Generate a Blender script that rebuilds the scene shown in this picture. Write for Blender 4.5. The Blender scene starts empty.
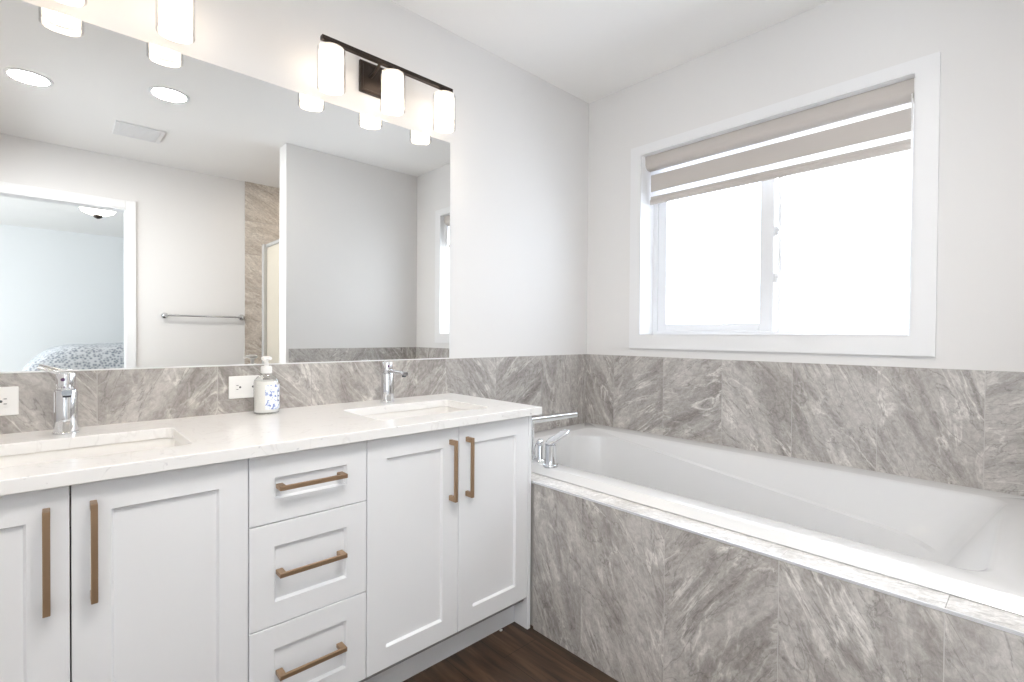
import bpy, bmesh, math, random
from mathutils import Vector, Matrix, noise

C = bpy.context.scene.collection
S = bpy.context.scene
PI = math.pi

# ------------------------------------------------------------------ camera
CAM = Vector((-2.3091, -1.8284, 1.087))
YAW, PITCH, ROLL = math.radians(42.982), math.radians(-0.665), math.radians(-0.3985)
cd = bpy.data.cameras.new('camera')
cd.sensor_width = 36.0
cd.lens = 492.589 / 1024 * 36.0
cd.clip_start = 0.02
cam = bpy.data.objects.new('camera', cd)
C.objects.link(cam)
f0 = Vector((math.sin(YAW), math.cos(YAW), 0))
r0 = Vector((math.cos(YAW), -math.sin(YAW), 0))
u0 = Vector((0, 0, 1))
fw = f0 * math.cos(PITCH) + u0 * math.sin(PITCH)
up = -f0 * math.sin(PITCH) + u0 * math.cos(PITCH)
rt = r0 * math.cos(ROLL) - up * math.sin(ROLL)
up2 = r0 * math.sin(ROLL) + up * math.cos(ROLL)
M = Matrix.Identity(4)
for i in range(3):
    M[i][0], M[i][1], M[i][2], M[i][3] = rt[i], up2[i], -fw[i], CAM[i]
cam.matrix_world = M
S.camera = cam

# ------------------------------------------------------------------ world: bright overcast sky
w = bpy.data.worlds.new('sky')
S.world = w
w.use_nodes = True
bg = w.node_tree.nodes['Background']
bg.inputs['Color'].default_value = (0.91, 0.955, 1.0, 1)
bg.inputs['Strength'].default_value = 5.2

# ------------------------------------------------------------------ exposure
S.view_settings.view_transform = 'Standard'
S.view_settings.look = 'None'
S.view_settings.gamma = 1.0
S.view_settings.use_curve_mapping = False
S.view_settings.exposure = 0.57
S.cycles.max_bounces = 16
S.cycles.diffuse_bounces = 10
S.cycles.glossy_bounces = 8
S.cycles.transparent_max_bounces = 16
S.cycles.caustics_reflective = False
S.cycles.caustics_refractive = False
S.cycles.sample_clamp_indirect = 8.0


def area_light(name, loc, rot, sx, sy, energy, color, portal=False, shape='RECTANGLE'):
    ld = bpy.data.lights.new(name, 'AREA')
    ld.shape = shape
    ld.size = sx
    if shape == 'RECTANGLE':
        ld.size_y = sy
    ld.energy = energy
    ld.color = color
    if portal:
        ld.cycles.is_portal = True
    o = bpy.data.objects.new(name, ld)
    o.location = loc
    o.rotation_euler = rot
    C.objects.link(o)
    return o


# daylight portals; the side window is an added fill opening, out of view
area_light('window_daylight', (0.165, -0.936, 1.572), (0, PI / 2, 0), 0.96, 1.14, 1, (1, 1, 1), True)
area_light('added_window_daylight', (-2.855, -2.2, 1.45), (0, -PI / 2, 0), 1.3, 1.3, 1, (1, 1, 1), True)
area_light('bedroom_daylight', (-4.46, -5.2, 1.3), (0, -PI / 2, 0), 1.7, 1.85, 1, (1, 1, 1), True)

# added fill light brightening the shower tile, unseen behind the stub wall
area_light('shower_fill_light', (-0.50, -2.55, 2.44), (0, 0, 0), 0.16, 0.16, 2.2, (1.0, 0.88, 0.74), shape='DISK')

# ------------------------------------------------------------------ materials
def mat(name, color=(0.8, 0.8, 0.8), rough=0.5, metal=0.0, coat=0.0, spec=0.5):
    m = bpy.data.materials.new(name)
    m.use_nodes = True
    b = m.node_tree.nodes['Principled BSDF']
    b.inputs['Base Color'].default_value = (*color, 1)
    b.inputs['Roughness'].default_value = rough
    b.inputs['Metallic'].default_value = metal
    b.inputs['Coat Weight'].default_value = coat
    b.inputs['Specular IOR Level'].default_value = spec
    return m


def nodes(m):
    return m.node_tree.nodes, m.node_tree.links, m.node_tree.nodes['Principled BSDF']


def add_bump(m, scale, strength, dist=0.001, coord='Object', detail=3):
    N, L, b = nodes(m)
    tc = N.new('ShaderNodeTexCoord')
    nz = N.new('ShaderNodeTexNoise')
    nz.inputs['Scale'].default_value = scale
    nz.inputs['Detail'].default_value = detail
    bp = N.new('ShaderNodeBump')
    bp.inputs['Strength'].default_value = strength
    bp.inputs['Distance'].default_value = dist
    L.new(tc.outputs[coord], nz.inputs['Vector'])
    L.new(nz.outputs['Fac'], bp.inputs['Height'])
    L.new(bp.outputs['Normal'], b.inputs['Normal'])


def ramp(N, stops):
    r = N.new('ShaderNodeValToRGB')
    e = r.color_ramp.elements
    while len(e) > 1:
        e.remove(e[-1])
    e[0].position, e[0].color = stops[0][0], (*stops[0][1], 1)
    for p, c in stops[1:]:
        k = e.new(p)
        k.color = (*c, 1)
    return r


def mixrgb(N, mode='MIX', fac=0.5):
    x = N.new('ShaderNodeMix')
    x.data_type = 'RGBA'
    x.blend_type = mode
    x.inputs[0].default_value = fac
    return x


def marble_material(name, dark, mid, light, vein):
    m = mat(name, mid, 0.26)
    N, L, b = nodes(m)
    uv = N.new('ShaderNodeUVMap')
    uv.uv_map = 'UVMap'

    def mapped(sx, sy, rot=0.0):
        mp = N.new('ShaderNodeMapping')
        mp.inputs['Scale'].default_value = (sx, sy, 1)
        mp.inputs['Rotation'].default_value = (0, 0, rot)
        L.new(uv.outputs['UV'], mp.inputs['Vector'])
        return mp.outputs['Vector']

    def nz(vec, scale, detail, dist, rough=0.6):
        n = N.new('ShaderNodeTexNoise')
        n.inputs['Scale'].default_value = scale
        n.inputs['Detail'].default_value = detail
        n.inputs['Distortion'].default_value = dist
        n.inputs['Roughness'].default_value = rough
        L.new(vec, n.inputs['Vector'])
        return n.outputs['Fac']

    # broad streaks along v
    streak = nz(mapped(6.0, 1.7, 0.05), 1.0, 8, 1.5, 0.66)
    r1 = ramp(N, [(0.30, dark), (0.46, mid), (0.60, light), (0.72, mid), (0.82, dark)])
    L.new(streak, r1.inputs['Fac'])
    # thin light veins: where a warped noise crosses its middle
    def ridge(vec, scale, dist, lo, hi, seedrot):
        f = nz(vec, scale, 6, dist, 0.55)
        s = N.new('ShaderNodeMath'); s.operation = 'SUBTRACT'; s.inputs[1].default_value = 0.5
        a = N.new('ShaderNodeMath'); a.operation = 'ABSOLUTE'
        L.new(f, s.inputs[0]); L.new(s.outputs[0], a.inputs[0])
        r = ramp(N, [(lo, (1, 1, 1)), (lo + (hi - lo) * 0.35, (0.35, 0.35, 0.35)), (hi, (0, 0, 0))])
        L.new(a.outputs[0], r.inputs['Fac'])
        return r.outputs['Color']
    v1 = ridge(mapped(5.0, 1.5, 0.12), 1.3, 1.9, 0.004, 0.045, 0)
    v2 = ridge(mapped(8.0, 3.2, -0.25), 1.6, 2.4, 0.0, 0.03, 0)
    # breaks the veins up
    brk = nz(mapped(5, 3.5), 1.6, 5, 0.5)
    rb = ramp(N, [(0.42, (0, 0, 0)), (0.6, (1, 1, 1))])
    L.new(brk, rb.inputs['Fac'])
    mulv = mixrgb(N, 'MULTIPLY', 1.0)
    L.new(v1, mulv.inputs[6]); L.new(rb.outputs['Color'], mulv.inputs[7])
    mulw = mixrgb(N, 'MULTIPLY', 0.75)
    L.new(v2, mulw.inputs[6]); L.new(rb.outputs['Color'], mulw.inputs[7])
    m1 = mixrgb(N, 'MIX')
    L.new(mulv.outputs[2], m1.inputs[0])
    L.new(r1.outputs['Color'], m1.inputs[6]); m1.inputs[7].default_value = (*vein, 1)
    m2 = mixrgb(N, 'MIX')
    sc = N.new('ShaderNodeMath'); sc.operation = 'MULTIPLY'; sc.inputs[1].default_value = 0.6
    L.new(mulw.outputs[2], sc.inputs[0]); L.new(sc.outputs[0], m2.inputs[0])
    L.new(m1.outputs[2], m2.inputs[6]); m2.inputs[7].default_value = (*light, 1)
    # thin dark threads
    v3 = ridge(mapped(7.0, 1.8, 0.25), 1.1, 1.6, 0.0, 0.014, 0)
    m3 = mixrgb(N, 'MIX')
    sd = N.new('ShaderNodeMath'); sd.operation = 'MULTIPLY'; sd.inputs[1].default_value = 0.55
    L.new(v3, sd.inputs[0]); L.new(sd.outputs[0], m3.inputs[0])
    L.new(m2.outputs[2], m3.inputs[6]); m3.inputs[7].default_value = (*[c * 0.62 for c in dark], 1)
    # grain
    gr = nz(mapped(52, 34), 1.4, 5, 0.8, 0.75)
    rg = ramp(N, [(0.3, (0.66, 0.66, 0.66)), (0.7, (1.28, 1.28, 1.28))])
    L.new(gr, rg.inputs['Fac'])
    m4 = mixrgb(N, 'MULTIPLY', 0.75)
    L.new(m3.outputs[2], m4.inputs[6]); L.new(rg.outputs['Color'], m4.inputs[7])
    L.new(m4.outputs[2], b.inputs['Base Color'])
    return m


MW = mat('wall_paint', (0.755, 0.745, 0.735), 0.65)
add_bump(MW, 260, 0.08)
MCEIL = mat('ceiling_paint', (0.88, 0.87, 0.855), 0.8)
add_bump(MCEIL, 190, 0.12)
MTRIM = mat('white_trim_paint', (0.80, 0.80, 0.805), 0.35)
add_bump(MTRIM, 60, 0.02)
MCAB = mat('white_cabinet_lacquer', (0.86, 0.872, 0.89), 0.38)
add_bump(MCAB, 140, 0.015)
MGAP = mat('cabinet_carcass', (0.34, 0.34, 0.35), 0.7)
add_bump(MGAP, 80, 0.05)
MTILE = marble_material('grey_marble_tile', (0.26, 0.238, 0.222), (0.385, 0.36, 0.34), (0.52, 0.495, 0.47), (0.68, 0.655, 0.62))
MSHOW = marble_material('shower_marble_tile', (0.38, 0.33, 0.28), (0.52, 0.46, 0.40), (0.64, 0.585, 0.52), (0.75, 0.71, 0.64))
MLEDGE = marble_material('toplit_marble_tile', (0.56, 0.54, 0.52), (0.70, 0.685, 0.67), (0.78, 0.77, 0.76), (0.84, 0.83, 0.82))  # tile marble lightened: light falling on the ledge is put into its colour
MGROUT = mat('light_grout', (0.50, 0.48, 0.46), 0.9)
add_bump(MGROUT, 400, 0.2)
MTUB = mat('white_acrylic', (0.69, 0.69, 0.69), 0.18, coat=0.15)
add_bump(MTUB, 12, 0.01)
MSINK = mat('white_porcelain', (0.84, 0.825, 0.80), 0.12, coat=0.3)
add_bump(MSINK, 15, 0.01)
MCHROME = mat('polished_chrome', (0.80, 0.81, 0.83), 0.07, 1.0)
add_bump(MCHROME, 30, 0.01)
MDRAIN = mat('drain_hole', (0.05, 0.05, 0.05), 0.5)
add_bump(MDRAIN, 60, 0.05)
MBRASS = mat('brushed_bronze', (0.42, 0.285, 0.18), 0.38, 0.75)
add_bump(MBRASS, 500, 0.05)
MBLACK = mat('dark_bronze_metal', (0.045, 0.034, 0.028), 0.4, 0.7)
add_bump(MBLACK, 300, 0.03)
MPLASTIC = mat('white_plastic', (0.88, 0.875, 0.86), 0.3)
add_bump(MPLASTIC, 90, 0.02)
MSLOT = mat('dark_slot', (0.08, 0.08, 0.09), 0.6)
add_bump(MSLOT, 90, 0.02)
MVINYL = mat('white_vinyl', (0.76, 0.77, 0.79), 0.3)
add_bump(MVINYL, 50, 0.02)
MALU = mat('satin_aluminium_edge', (0.80, 0.81, 0.83), 0.35, 0.5)
add_bump(MALU, 300, 0.03)
MFRAME = mat('brushed_nickel_frame', (0.55, 0.55, 0.54), 0.35, 0.8)
add_bump(MFRAME, 300, 0.03)
MMIRROR = mat('mirror_silver', (0.90, 0.905, 0.895), 0.0, 1.0)
N_, L_, b_ = nodes(MMIRROR)
tc_ = N_.new('ShaderNodeTexCoord')
nz_ = N_.new('ShaderNodeTexNoise'); nz_.inputs['Scale'].default_value = 3
rr_ = ramp(N_, [(0.0, (0.90, 0.905, 0.895)), (1.0, (0.905, 0.91, 0.90))])
L_.new(tc_.outputs['Object'], nz_.inputs['Vector']); L_.new(nz_.outputs['Fac'], rr_.inputs['Fac'])
L_.new(rr_.outputs['Color'], b_.inputs['Base Color'])

# quartz
MQUARTZ = mat('white_quartz', (0.87, 0.855, 0.84), 0.18)
N_, L_, b_ = nodes(MQUARTZ)
tc_ = N_.new('ShaderNodeTexCoord')
n1 = N_.new('ShaderNodeTexNoise'); n1.inputs['Scale'].default_value = 5; n1.inputs['Detail'].default_value = 5; n1.inputs['Distortion'].default_value = 1.5
s1 = N_.new('ShaderNodeMath'); s1.operation = 'SUBTRACT'; s1.inputs[1].default_value = 0.5
a1 = N_.new('ShaderNodeMath'); a1.operation = 'ABSOLUTE'
r1 = ramp(N_, [(0.0, (0.82, 0.81, 0.80)), (0.014, (0.885, 0.88, 0.87))])
L_.new(tc_.outputs['Object'], n1.inputs['Vector']); L_.new(n1.outputs['Fac'], s1.inputs[0])
L_.new(s1.outputs[0], a1.inputs[0]); L_.new(a1.outputs[0], r1.inputs['Fac'])
n2 = N_.new('ShaderNodeTexNoise'); n2.inputs['Scale'].default_value = 55; n2.inputs['Detail'].default_value = 2
r2 = ramp(N_, [(0.70, (1, 1, 1)), (0.78, (0.72, 0.72, 0.74))])
L_.new(tc_.outputs['Object'], n2.inputs['Vector']); L_.new(n2.outputs['Fac'], r2.inputs['Fac'])
mx = mixrgb(N_, 'MULTIPLY', 1.0)
L_.new(r1.outputs['Color'], mx.inputs[6]); L_.new(r2.outputs['Color'], mx.inputs[7])
L_.new(mx.outputs[2], b_.inputs['Base Color'])

# dark plank floor, boards along y
MFLOOR = mat('dark_walnut_planks', (0.1, 0.06, 0.04), 0.42)
N_, L_, b_ = nodes(MFLOOR)
tc_ = N_.new('ShaderNodeTexCoord')
mp = N_.new('ShaderNodeMapping'); mp.inputs['Rotation'].default_value = (0, 0, PI / 2)
bk = N_.new('ShaderNodeTexBrick')
bk.inputs['Scale'].default_value = 1.0
bk.inputs['Brick Width'].default_value = 1.22
bk.inputs['Row Height'].default_value = 0.15
bk.inputs['Mortar Size'].default_value = 0.0012
bk.inputs['Color1'].default_value = (0.75, 0.75, 0.75, 1)
bk.inputs['Color2'].default_value = (1.3, 1.25, 1.2, 1)
bk.inputs['Mortar'].default_value = (0.35, 0.35, 0.35, 1)
L_.new(tc_.outputs['Object'], mp.inputs['Vector']); L_.new(mp.outputs['Vector'], bk.inputs['Vector'])
mp2 = N_.new('ShaderNodeMapping'); mp2.inputs['Scale'].default_value = (26, 2.2, 1)
gn = N_.new('ShaderNodeTexNoise'); gn.inputs['Scale'].default_value = 1.0; gn.inputs['Detail'].default_value = 8; gn.inputs['Distortion'].default_value = 1.2
L_.new(tc_.outputs['Object'], mp2.inputs['Vector']); L_.new(mp2.outputs['Vector'], gn.inputs['Vector'])
gr = ramp(N_, [(0.3, (0.020, 0.012, 0.008)), (0.5, (0.052, 0.030, 0.018)), (0.72, (0.105, 0.064, 0.037))])
L_.new(gn.outputs['Fac'], gr.inputs['Fac'])
mx = mixrgb(N_, 'MULTIPLY', 1.0)
L_.new(gr.outputs['Color'], mx.inputs[6]); L_.new(bk.outputs['Color'], mx.inputs[7])
L_.new(mx.outputs[2], b_.inputs['Base Color'])
bp = N_.new('ShaderNodeBump'); bp.inputs['Strength'].default_value = 0.15; bp.inputs['Distance'].default_value = 0.002
L_.new(gn.outputs['Fac'], bp.inputs['Height']); L_.new(bp.outputs['Normal'], b_.inputs['Normal'])


def glass_mat(name, tint=(1, 1, 1), refl=0.06, rough=0.0):
    m = bpy.data.materials.new(name)
    m.use_nodes = True
    N, L = m.node_tree.nodes, m.node_tree.links
    N.clear()
    out = N.new('ShaderNodeOutputMaterial')
    tr = N.new('ShaderNodeBsdfTransparent'); tr.inputs['Color'].default_value = (*tint, 1)
    gl = N.new('ShaderNodeBsdfGlossy'); gl.inputs['Roughness'].default_value = rough
    fr = N.new('ShaderNodeLayerWeight'); fr.inputs['Blend'].default_value = refl
    mx = N.new('ShaderNodeMixShader')
    L.new(fr.outputs['Facing'], mx.inputs['Fac'])
    L.new(tr.outputs[0], mx.inputs[1]); L.new(gl.outputs[0], mx.inputs[2])
    L.new(mx.outputs[0], out.inputs['Surface'])
    return m


MGLASS = glass_mat('clear_window_glass', (0.98, 0.99, 1.0), 0.05)
MSCREENED = glass_mat('insect_screened_glass', (0.84, 0.87, 0.91), 0.05)
MSLEEVE = glass_mat('clear_glass_sleeve', (0.97, 0.97, 0.97), 0.25, 0.02)
MBOTTLE = glass_mat('clear_bottle_plastic', (0.97, 0.975, 0.97), 0.22, 0.03)


def emit_mat(name, color, strength, base=(0.9, 0.9, 0.88)):
    m = mat(name, base, 0.4)
    N, L, b = nodes(m)
    b.inputs['Emission Color'].default_value = (*color, 1)
    b.inputs['Emission Strength'].default_value = strength
    return m


MOPAL = emit_mat('lit_opal_glass', (1.0, 0.85, 0.70), 3.2)
MLENS = emit_mat('lit_lamp_lens', (1.0, 0.955, 0.91), 165.0)
MBULB = emit_mat('lit_frosted_bulb', (1.0, 0.88, 0.76), 58.0)
MBOWL = emit_mat('lit_glass_bowl', (1.0, 0.93, 0.85), 6.0)


def fabric(name, color, trans, tcol):
    m = bpy.data.materials.new(name)
    m.use_nodes = True
    N, L = m.node_tree.nodes, m.node_tree.links
    N.clear()
    out = N.new('ShaderNodeOutputMaterial')
    d = N.new('ShaderNodeBsdfDiffuse'); d.inputs['Color'].default_value = (*color, 1)
    t = N.new('ShaderNodeBsdfTranslucent'); t.inputs['Color'].default_value = (*tcol, 1)
    mx = N.new('ShaderNodeMixShader'); mx.inputs['Fac'].default_value = trans
    tc = N.new('ShaderNodeTexCoord')
    nz = N.new('ShaderNodeTexNoise'); nz.inputs['Scale'].default_value = 350
    mp = N.new('ShaderNodeMapping'); mp.inputs['Scale'].default_value = (1, 0.15, 1)
    bp = N.new('ShaderNodeBump'); bp.inputs['Strength'].default_value = 0.25; bp.inputs['Distance'].default_value = 0.001
    L.new(tc.outputs['Object'], mp.inputs['Vector']); L.new(mp.outputs['Vector'], nz.inputs['Vector'])
    L.new(nz.outputs['Fac'], bp.inputs['Height']); L.new(bp.outputs['Normal'], d.inputs['Normal'])
    L.new(d.outputs[0], mx.inputs[1]); L.new(t.outputs[0], mx.inputs[2])
    L.new(mx.outputs[0], out.inputs['Surface'])
    return m


MTAUPE = fabric('taupe_blind_fabric', (0.56, 0.52, 0.485), 0.04, (0.8, 0.78, 0.76))
MSHEER = fabric('sheer_blind_fabric', (0.9, 0.9, 0.92), 0.6, (0.95, 0.97, 1.0))
MFROST = fabric('frosted_shower_glass', (0.72, 0.68, 0.60), 0.5, (0.85, 0.82, 0.75))

# quilt
MQUILT = mat('speckled_grey_quilt', (0.6, 0.62, 0.64), 0.9)
N_, L_, b_ = nodes(MQUILT)
tc_ = N_.new('ShaderNodeTexCoord')
vz = N_.new('ShaderNodeTexVoronoi'); vz.inputs['Scale'].default_value = 42
rq = ramp(N_, [(0.15, (0.24, 0.27, 0.32)), (0.42, (0.48, 0.51, 0.55)), (0.65, (0.70, 0.72, 0.75))])
L_.new(tc_.outputs['Object'], vz.inputs['Vector']); L_.new(vz.outputs['Distance'], rq.inputs['Fac'])
L_.new(rq.outputs['Color'], b_.inputs['Base Color'])
MSHEET = mat('white_bed_sheet', (0.82, 0.83, 0.85), 0.9)
add_bump(MSHEET, 30, 0.2, 0.004)

# soap label: pale with blue flourishes
MLABEL = mat('blue_patterned_label', (0.8, 0.85, 0.9), 0.4)
N_, L_, b_ = nodes(MLABEL)
tc_ = N_.new('ShaderNodeTexCoord')
wv = N_.new('ShaderNodeTexNoise'); wv.inputs['Scale'].default_value = 75; wv.inputs['Detail'].default_value = 1; wv.inputs['Distortion'].default_value = 1.2
rl = ramp(N_, [(0.36, (0.25, 0.32, 0.60)), (0.42, (0.66, 0.74, 0.90)), (0.48, (0.90, 0.92, 0.95))])
L_.new(tc_.outputs['Object'], wv.inputs['Vector']); L_.new(wv.outputs['Fac'], rl.inputs['Fac'])
L_.new(rl.outputs['Color'], b_.inputs['Base Color'])
MSOAP = mat('pale_liquid_soap', (0.92, 0.91, 0.88), 0.25)
add_bump(MSOAP, 20, 0.01)
MINK = mat('navy_label_ink', (0.10, 0.13, 0.30), 0.5)
add_bump(MINK, 80, 0.02)
MRED = mat('hot_cold_dot', (0.12, 0.06, 0.14), 0.4)
add_bump(MRED, 80, 0.02)


# ------------------------------------------------------------------ mesh helpers
def B():
    return bmesh.new()


def box(bm, x0, x1, y0, y1, z0, z1, mi=0):
    v = [bm.verts.new((x, y, z)) for x in (x0, x1) for y in (y0, y1) for z in (z0, z1)]
    for q in ((0, 1, 3, 2), (4, 6, 7, 5), (0, 4, 5, 1), (2, 3, 7, 6), (0, 2, 6, 4), (1, 5, 7, 3)):
        f = bm.faces.new([v[i] for i in q])
        f.material_index = mi
    return v


def loft(bm, rings, cap0=True, cap1=True, closed=True, mi=0):
    vr = [[bm.verts.new(p) for p in r] for r in rings]
    n = len(vr[0])
    for a, b in zip(vr[:-1], vr[1:]):
        for i in range(n if closed else n - 1):
            j = (i + 1) % n
            f = bm.faces.new((a[i], a[j], b[j], b[i]))
            f.material_index = mi
    if cap0:
        bm.faces.new(list(reversed(vr[0]))).material_index = mi
    if cap1:
        bm.faces.new(vr[-1]).material_index = mi
    return vr


def lathe(bm, prof, c=(0, 0, 0), seg=32, axis='z', cap0=True, cap1=True):
    rings = []
    for r, h in prof:
        ring = []
        for k in range(seg):
            a = 2 * PI * k / seg
            p = (r * math.cos(a), r * math.sin(a), h)
            if axis == 'y':
                p = (p[0], -p[2], p[1])
            elif axis == 'x':
                p = (p[2], p[0], p[1])
            ring.append((c[0] + p[0], c[1] + p[1], c[2] + p[2]))
        rings.append(ring)
    loft(bm, rings, cap0, cap1)


def tube(bm, pts, rad, seg=12, flat=None, caps=True):
    """swept round (or elliptical, flat=(a, b)) section along pts; rad a number or list"""
    pts = [Vector(p) for p in pts]
    rings = []
    ref = None
    for i, p in enumerate(pts):
        t = (pts[min(i + 1, len(pts) - 1)] - pts[max(i - 1, 0)]).normalized()
        if ref is None:
            ref = Vector((0, 0, 1)) if abs(t.z) < 0.9 else Vector((0, 1, 0))
        s = t.cross(ref).normalized()
        u = s.cross(t).normalized()
        r = rad[i] if isinstance(rad, (list, tuple)) else rad
        fa, fb = flat[i] if isinstance(flat, list) else (flat if flat else (1, 1))
        rings.append([p + s * (math.cos(2 * PI * k / seg) * r * fa) + u * (math.sin(2 * PI * k / seg) * r * fb) for k in range(seg)])
    loft(bm, rings, caps, caps)


def rrect(x0, x1, y0, y1, z, r, n=6):
    pts = []
    for cx, cy, a0 in ((x1 - r, y1 - r, 0), (x0 + r, y1 - r, PI / 2), (x0 + r, y0 + r, PI), (x1 - r, y0 + r, 1.5 * PI)):
        for k in range(n + 1):
            a = a0 + k * PI / 2 / n
            pts.append((cx + r * math.cos(a), cy + r * math.sin(a), z))
    return pts


def obj(name, bm, m, parent=None, smooth=None, bevel=0.0, seg=2):
    bmesh.ops.recalc_face_normals(bm, faces=bm.faces[:])
    if parent is not None:
        off = Vector(parent.location)
        q = parent.parent
        while q is not None:
            off += Vector(q.location)
            q = q.parent
        bmesh.ops.translate(bm, verts=bm.verts[:], vec=-off)
    me = bpy.data.meshes.new(name)
    bm.to_mesh(me)
    bm.free()
    for x in (m if isinstance(m, (list, tuple)) else [m]):
        me.materials.append(x)
    if smooth is not None:
        for p in me.polygons:
            p.use_smooth = True
        me.set_sharp_from_angle(angle=math.radians(smooth))
    o = bpy.data.objects.new(name, me)
    C.objects.link(o)
    if parent is not None:
        o.parent = parent
    if bevel:
        md = o.modifiers.new('bevel', 'BEVEL')
        md.width = bevel
        md.segments = seg
        md.limit_method = 'ANGLE'
        md.angle_limit = math.radians(40)
    return o


def thing(name, loc, label, cat, group=None):
    o = bpy.data.objects.new(name, None)
    o.empty_display_size = 0.05
    o.location = loc
    C.objects.link(o)
    o['label'] = label
    o['category'] = cat
    if group:
        o['group'] = group
    return o


def tag(o, label, cat, group=None):
    o['label'] = label
    o['category'] = cat
    if group:
        o['group'] = group
    return o


def struct(o):
    o['kind'] = 'structure'
    return o


def sroot(name, loc=(0, 0, 0)):
    o = bpy.data.objects.new(name, None)
    o.empty_display_size = 0.05
    o.location = loc
    C.objects.link(o)
    return struct(o)


def sbox(name, m, *b):
    bm = B()
    box(bm, *b)
    return struct(obj(name, bm, m))


def retag(root, label):
    root['label'] = label


def copy_tree(o, delta, parent=None):
    c = o.copy()
    C.objects.link(c)
    if parent is None:
        c.location = Vector(o.location) + Vector(delta)
    else:
        c.parent = parent
    for ch in list(o.children):
        copy_tree(ch, delta, c)
    return c


# ------------------------------------------------------------------ tile cladding
def tile_panel(name, origin, u, n, u_edges, z0, z1, th, m, angles, seed, parent=None, rows=None):
    """tiles on a plane: origin + u*s, height z, standing th out along n; every tile gets its own piece of stone"""
    rng = random.Random(seed)
    O, U, NN = Vector(origin), Vector(u), Vector(n)
    bm = B()
    uvl = bm.loops.layers.uv.new('UVMap')
    g = 0.0011
    zs = rows or [z0, z1]

    def quad(ps, mi, uvs=None):
        f = bm.faces.new([bm.verts.new(p) for p in ps])
        f.material_index = mi
        if uvs:
            for lp, c in zip(f.loops, uvs):
                lp[uvl].uv = c
    P = lambda s, z, d: O + U * s + Vector((0, 0, z)) + NN * d
    a, b = u_edges[0], u_edges[-1]
    d0 = th - 0.0012
    # grout bed: a closed slab
    for ps in ([P(a, z0, d0), P(b, z0, d0), P(b, z1, d0), P(a, z1, d0)],
               [P(a, z1, 0), P(b, z1, 0), P(b, z1, d0), P(a, z1, d0)],
               [P(a, z0, 0), P(b, z0, 0), P(b, z0, d0), P(a, z0, d0)],
               [P(a, z0, 0), P(a, z1, 0), P(a, z1, d0), P(a, z0, d0)],
               [P(b, z0, 0), P(b, z1, 0), P(b, z1, d0), P(b, z0, d0)],
               [P(a, z0, 0), P(b, z0, 0), P(b, z1, 0), P(a, z1, 0)]):
        quad(ps, 1)
    k = 0
    for za, zb in zip(zs[:-1], zs[1:]):
        for s0, s1_ in zip(u_edges[:-1], u_edges[1:]):
            ang = angles[k % len(angles)] + rng.uniform(-4, 4)
            k += 1
            t = math.radians(ang)
            ox, oy = rng.uniform(0, 40), rng.uniform(0, 40)

            def tuv(s, z):
                x, y = s - s0, z - za
                return (ox + x * math.cos(t) + y * math.sin(t), oy - x * math.sin(t) + y * math.cos(t))
            p0, p1, q0, q1 = s0 + g, s1_ - g, za + g, zb - g
            if s0 == a: p0 = s0
            if s1_ == b: p1 = s1_
            if za == z0: q0 = za
            if zb == z1: q1 = zb
            corners = [(p0, q0), (p1, q0), (p1, q1), (p0, q1)]
            quad([P(s, z, th) for s, z in corners], 0, [tuv(s, z) for s, z in corners])
            for i in range(4):
                c0, c1 = corners[i], corners[(i + 1) % 4]
                quad([P(*c0, th), P(*c1, th), P(*c1, d0), P(*c0, d0)], 0, [tuv(*c0), tuv(*c1), tuv(*c1), tuv(*c0)])
    bmesh.ops.remove_doubles(bm, verts=bm.verts[:], dist=1e-6)
    return obj(name, bm, [m, MGROUT], parent)


# ------------------------------------------------------------------ room shell
CH = 2.452          # ceiling
YB = -3.08          # wall opposite the vanity
XW = -2.80          # wall beyond the vanity's far end
PY0, PY1, PX = -1.88, -2.02, -1.085   # stub wall at the tub's foot
BX0, BX1, BY = -4.5, 0.9, -7.2        # bedroom

sbox('floor', MFLOOR, BX0 - 0.15, BX1 + 0.15, BY - 0.15, 0.15, -0.1, 0.0)
MCARPET = mat('bounce_carpet', (0.66, 0.63, 0.58), 0.95)  # unseen carpet added to bounce daylight up to the bedroom ceiling
add_bump(MCARPET, 500, 0.5, 0.004)
sbox('floor', MCARPET, BX0, BX1, BY, YB - 0.12, 0.0, 0.012)
sbox('ceiling', MCEIL, BX0 - 0.15, BX1 + 0.15, BY - 0.15, 0.15, CH, CH + 0.1)
sbox('wall_left', MW, XW - 0.12, 0.16, 0.0, 0.15, 0.0, CH)
# wall with the window
WY0, WY1, WZ0, WZ1 = -1.506, -0.366, 1.094, 2.050
bm = B()
box(bm, 0, 0.16, YB - 0.12, WY0, 0, CH)
box(bm, 0, 0.16, WY1, 0.0, 0, CH)
box(bm, 0, 0.16, WY0, WY1, 0, WZ0)
box(bm, 0, 0.16, WY0, WY1, WZ1, CH)
struct(obj('wall_right', bm, MW))
sbox('wall_foot', MW, PX, 0.0, PY1, PY0, 0, CH)
# wall opposite, with the doorway
DX0, DX1, DZ = -2.665, -1.889, 2.058
bm = B()
box(bm, XW - 0.12, DX0, YB - 0.12, YB, 0, CH)
box(bm, DX1, 0.0, YB - 0.12, YB, 0, CH)
box(bm, DX0, DX1, YB - 0.12, YB, DZ, CH)
struct(obj('wall_back', bm, MW))
# wall behind the camera's left, with an added unseen window for fill light
QY0, QY1, QZ0, QZ1 = -2.85, -1.55, 0.80, 2.10
bm = B()
box(bm, XW - 0.12, XW, YB, QY0, 0, CH)
box(bm, XW - 0.12, XW, QY1, 0.0, 0, CH)
box(bm, XW - 0.12, XW, QY0, QY1, 0, QZ0)
box(bm, XW - 0.12, XW, QY0, QY1, QZ1, CH)
struct(obj('wall_near', bm, MW))
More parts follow.
